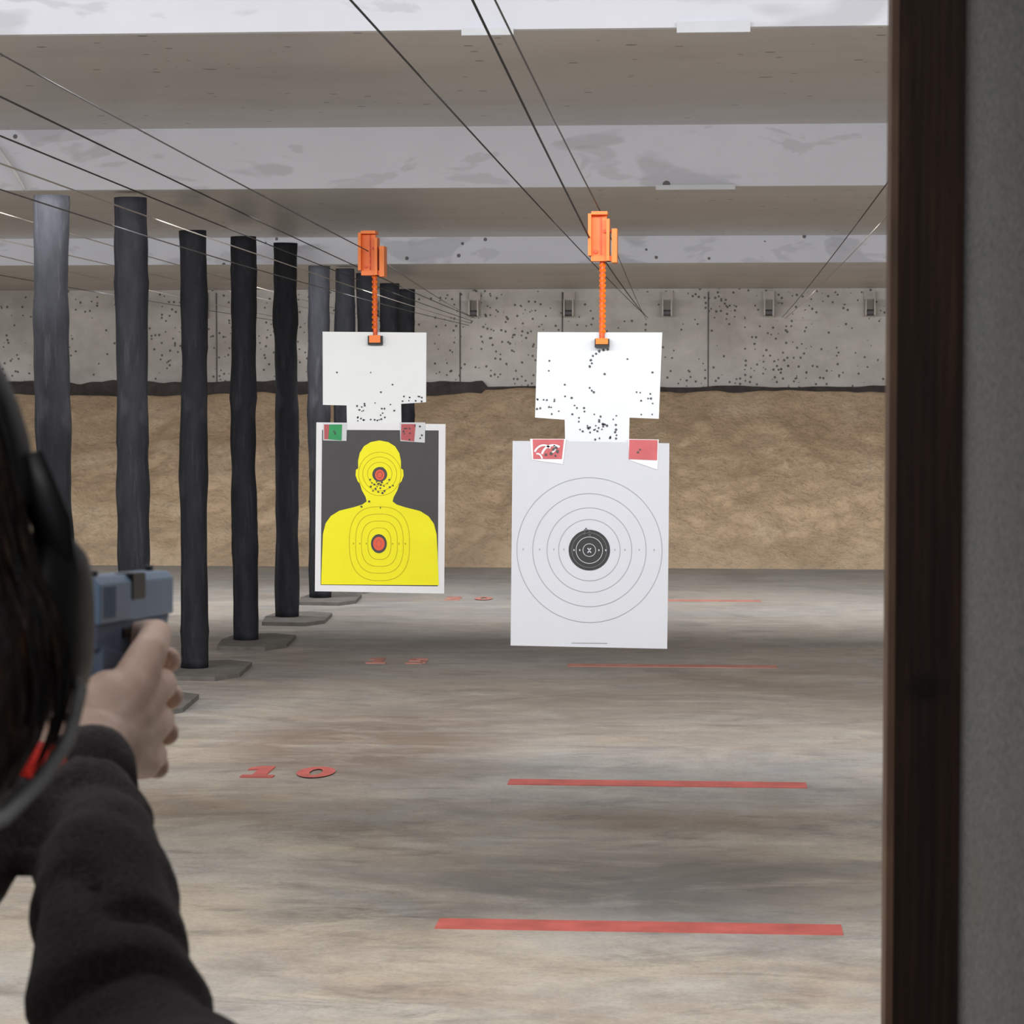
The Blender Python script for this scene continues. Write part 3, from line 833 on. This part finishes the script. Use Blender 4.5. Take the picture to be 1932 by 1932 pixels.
s.holes([(1036, 681), (1183, 678), (1065, 726), (1066, 748), (1078, 751), (1140, 706), (1230, 703), (1035, 700), (1088, 770), (1120, 740), (1112, 732), (1116, 737), (1200, 740), (1207, 741), (1222, 752)]
        + rnd(12, 1012, 1060, 750, 786) + rnd(6, 1190, 1238, 735, 785) + rnd(26, 1090, 1165, 790, 830) + rnd(8, 1070, 1180, 760, 800) + rnd(6, 1112, 1150, 796, 826), 0.0045, 2.1)
s.holes([(1104, 1001), (1108, 1000), (1112, 1003), (1113, 1009), (1103, 1006), (1203, 853), (1207, 848), (1106, 997)], -0.0050, 2.2)
s.holes([(1118, 672), (1124, 668), (1130, 663), (1138, 661), (1146, 660), (1114, 680), (1116, 686), (1112, 692)], 0.0045, 2.6)
c0 = s.P(1136, 495); c1 = s.P(1135, 640)
s.tube([(c0[0], 0, c0[1]), (c1[0], 0, c1[1])], 0.0085, 'orange_d', 10, up=(0, 1, 0))
for i in range(14):
    v = 500 + i * 9.5; c = s.P(1136, v)
    s.tube([(c[0] - 0.004, -0.004, c[1]), (c[0] + 0.004, 0.004, c[1] - 0.006)], 0.0095, 'orange', 8, up=(0, 1, 0))
a = s.P(1122, 656); c = s.P(1149, 640); s.box(a[0], c[0], -0.02, 0.02, a[1], c[1], 'bull')
a = s.P(1124, 650); c = s.P(1147, 639); s.box(a[0], c[0], -0.026, -0.018, a[1], c[1], 'orange')
trolley(s, 1110, 403, 1.0)
s.build('bullseye_target_on_trolley', loc=(-0.375, 8.1, 1.081))

# --- yellow silhouette target
s = Sheet(716, 960, 0.002051, 0.002040)
s.poly([(609, 626), (805, 628), (804, 759), (757, 762), (758, 840), (655, 840), (654, 765), (609, 764)], 0.006, 'white_board2', 0.004)
s.poly([(597, 797), (841, 800), (838, 1120), (593, 1117)], 0.0, 'wpaper', 0.001)
s.poly([(608, 811), (828, 812), (826, 1106), (604, 1105)], -0.0012, 'tblack', 0.001)
def mirror(h, cx): return h + [(2 * cx - u, v) for (u, v) in h[::-1]]
half = [(716, 831), (700, 834), (687, 842), (679, 855), (676, 870), (676, 884), (672, 886), (671, 897), (675, 908), (679, 912), (683, 925), (690, 938), (692, 946), (684, 952), (668, 957), (640, 964), (624, 974), (614, 988), (609, 1008), (607, 1050), (605, 1104)]
s.poly(mirror(half, 716.5)[:], -0.0026, 'tyellow', 0.001)
for (ru, rv) in ((23, 22), (32, 32), (40, 41)): s.rings(717, 894, ru, rv, 0.8, -0.0036, 'ringy')
s.dot(717, 895, 14, 14, -0.0038, 'tblack'); s.dot(717, 896, 9, 10, -0.0046, 'torange')
for (ru, rv, p) in ((22, 30, 2.6), (34, 43, 2.8), (45, 56, 2.8), (57, 70, 2.6)): s.rings(716, 1026, ru, rv, 0.8, -0.0036, 'ringy', p)
s.dot(715, 1026, 15, 18, -0.0038, 'tblack'); s.dot(715, 1026, 11, 13, -0.0046, 'torange')
s.rings(717, 896, 5, 6, 0.8, -0.0052, 'tblack'); s.rings(715, 1026, 5, 7, 0.8, -0.0052, 'stred')
for u in (667, 679, 691, 741, 753, 765): s.dot(u, 1026, 1.0, 2.0, -0.0038, 'ringy', 8)
s.poly([(610, 799), (655, 799), (654, 832), (610, 831)], -0.003, 'tape', 0.001)
s.poly([(612, 801), (626, 801), (626, 829), (612, 829)], -0.0042, 'stred', 0.0008)
s.poly([(622, 801), (646, 801), (645, 831), (620, 829)], -0.0052, 'stgreen', 0.0008)
s.poly([(755, 797), (803, 797), (802, 835), (756, 832)], -0.003, 'tape', 0.001)
s.poly([(758, 800), (785, 800), (782, 833), (757, 830)], -0.0042, 'stred', 0.0008)
s.holes(rnd(7, 758, 780, 803, 830) + rnd(4, 780, 798, 803, 828) + [(631, 814), (633, 818)], -0.0060, 1.8)
s.holes([(702, 911), (707, 914), (712, 918), (700, 918), (718, 921), (725, 917), (731, 912), (736, 919), (742, 916), (704, 926), (714, 928), (722, 930), (716, 912), (721, 910), (709, 922), (697, 946), (682, 956), (718, 958), (714, 913), (726, 926), (722, 883), (699, 905), (735, 905), (719, 915), (711, 909)], -0.0056, 2.0)
s.holes([(636, 703), (700, 703), (719, 740), (741, 726), (760, 757), (744, 775), (688, 762), (683, 776)] + rnd(14, 664, 740, 760, 792) + rnd(9, 758, 800, 745, 758) + rnd(10, 668, 720, 780, 795), 0.0045, 1.8)
c0 = s.P(708, 505); c1 = s.P(709, 640)
s.tube([(c0[0], 0, c0[1]), (c1[0], 0, c1[1])], 0.0085, 'orange_d', 10, up=(0, 1, 0))
for i in range(12):
    v = 512 + i * 9.5; c = s.P(708, v)
    s.tube([(c[0] - 0.004, -0.004, c[1]), (c[0] + 0.004, 0.004, c[1] - 0.006)], 0.0095, 'orange', 8, up=(0, 1, 0))
a = s.P(696, 651); c = s.P(723, 634); s.box(a[0], c[0], -0.02, 0.02, a[1], c[1], 'bull')
a = s.P(699, 647); c = s.P(720, 633); s.box(a[0], c[0], -0.026, -0.018, a[1], c[1], 'orange')
trolley(s, 680, 438, 0.9)
s.build('silhouette_target_on_trolley', loc=(-1.261, 9.75, 1.131))

# ------------------------------------------------------------------ booth divider
b = MB()
b.box(0.172, 0.262, -1.5, 1.745, 0.0, 2.6, 'panel')
b.build('booth_divider_panel')
b = MB()
b.box(0.124, 0.31, 1.745, 1.783, 0.0, 2.6, 'wood')
b.box(0.1225, 0.1275, 1.7435, 1.784, 0.0, 2.6, 'wood_edge')  # paler strip down the post's left edge
b.build('booth_divider_post')

# ------------------------------------------------------------------ lights
def strip(name, x, y, z, sx, sy, power, tilt, col=(0.985, 0.985, 0.99)):
    ld = bpy.data.lights.new(name, 'AREA'); ld.shape = 'RECTANGLE'; ld.size = sx; ld.size_y = sy; ld.energy = power; ld.color = col
    o = bpy.data.objects.new(name, ld); scene.collection.objects.link(o)
    o.location = (x, y, z); o.rotation_euler = (math.radians(tilt), 0, 0)
for (y, pw, tl) in ((6.13, 175, 34), (10.93, 235, 46), (17.63, 325, 48)):
    b = MB(); b.box(-7.5, 4.0, y + 0.001, y + 0.02, 2.475, 2.54, 'ceil'); b.build('fluorescent_batten_housing')
    strip('fluorescent_batten', -1.75, y + 0.04, 2.51, 11.4, 0.05, pw, tl)
b = MB(); b.box(-4.0, 3.5, 2.2, 2.35, 2.86, 2.95, 'ceil'); b.build('fluorescent_batten_housing')
strip('fluorescent_batten', -0.5, 2.6, 2.84, 7.0, 0.12, 180, 40)
# added fill light and housing behind the camera, brightening divider and shooter
b = MB(); b.box(-1.3, 0.1, -0.75, -0.55, 2.86, 2.95, 'ceil'); b.build('booth_fill_housing')
strip('booth_fill_light', -0.6, -0.65, 2.85, 1.3, 0.15, 20, 25)

w = bpy.data.worlds.new('World'); scene.world = w; w.use_nodes = True
w.node_tree.nodes['Background'].inputs[0].default_value = (0.86, 0.93, 1.0, 1)
w.node_tree.nodes['Background'].inputs[1].default_value = 0.6

# ------------------------------------------------------------------ camera
cd = bpy.data.cameras.new('camera'); cam = bpy.data.objects.new('camera', cd); scene.collection.objects.link(cam)
cam.location = (0, 0, 1.6); cam.rotation_euler = (math.radians(90 - 2.808), 0, math.radians(4.391))
cd.sensor_width = 36; cd.lens = 4812 / 1932 * 36; cd.clip_start = 0.05; cd.clip_end = 100
cd.dof.use_dof = True; cd.dof.focus_distance = 9.0; cd.dof.aperture_fstop = 32
scene.camera = cam
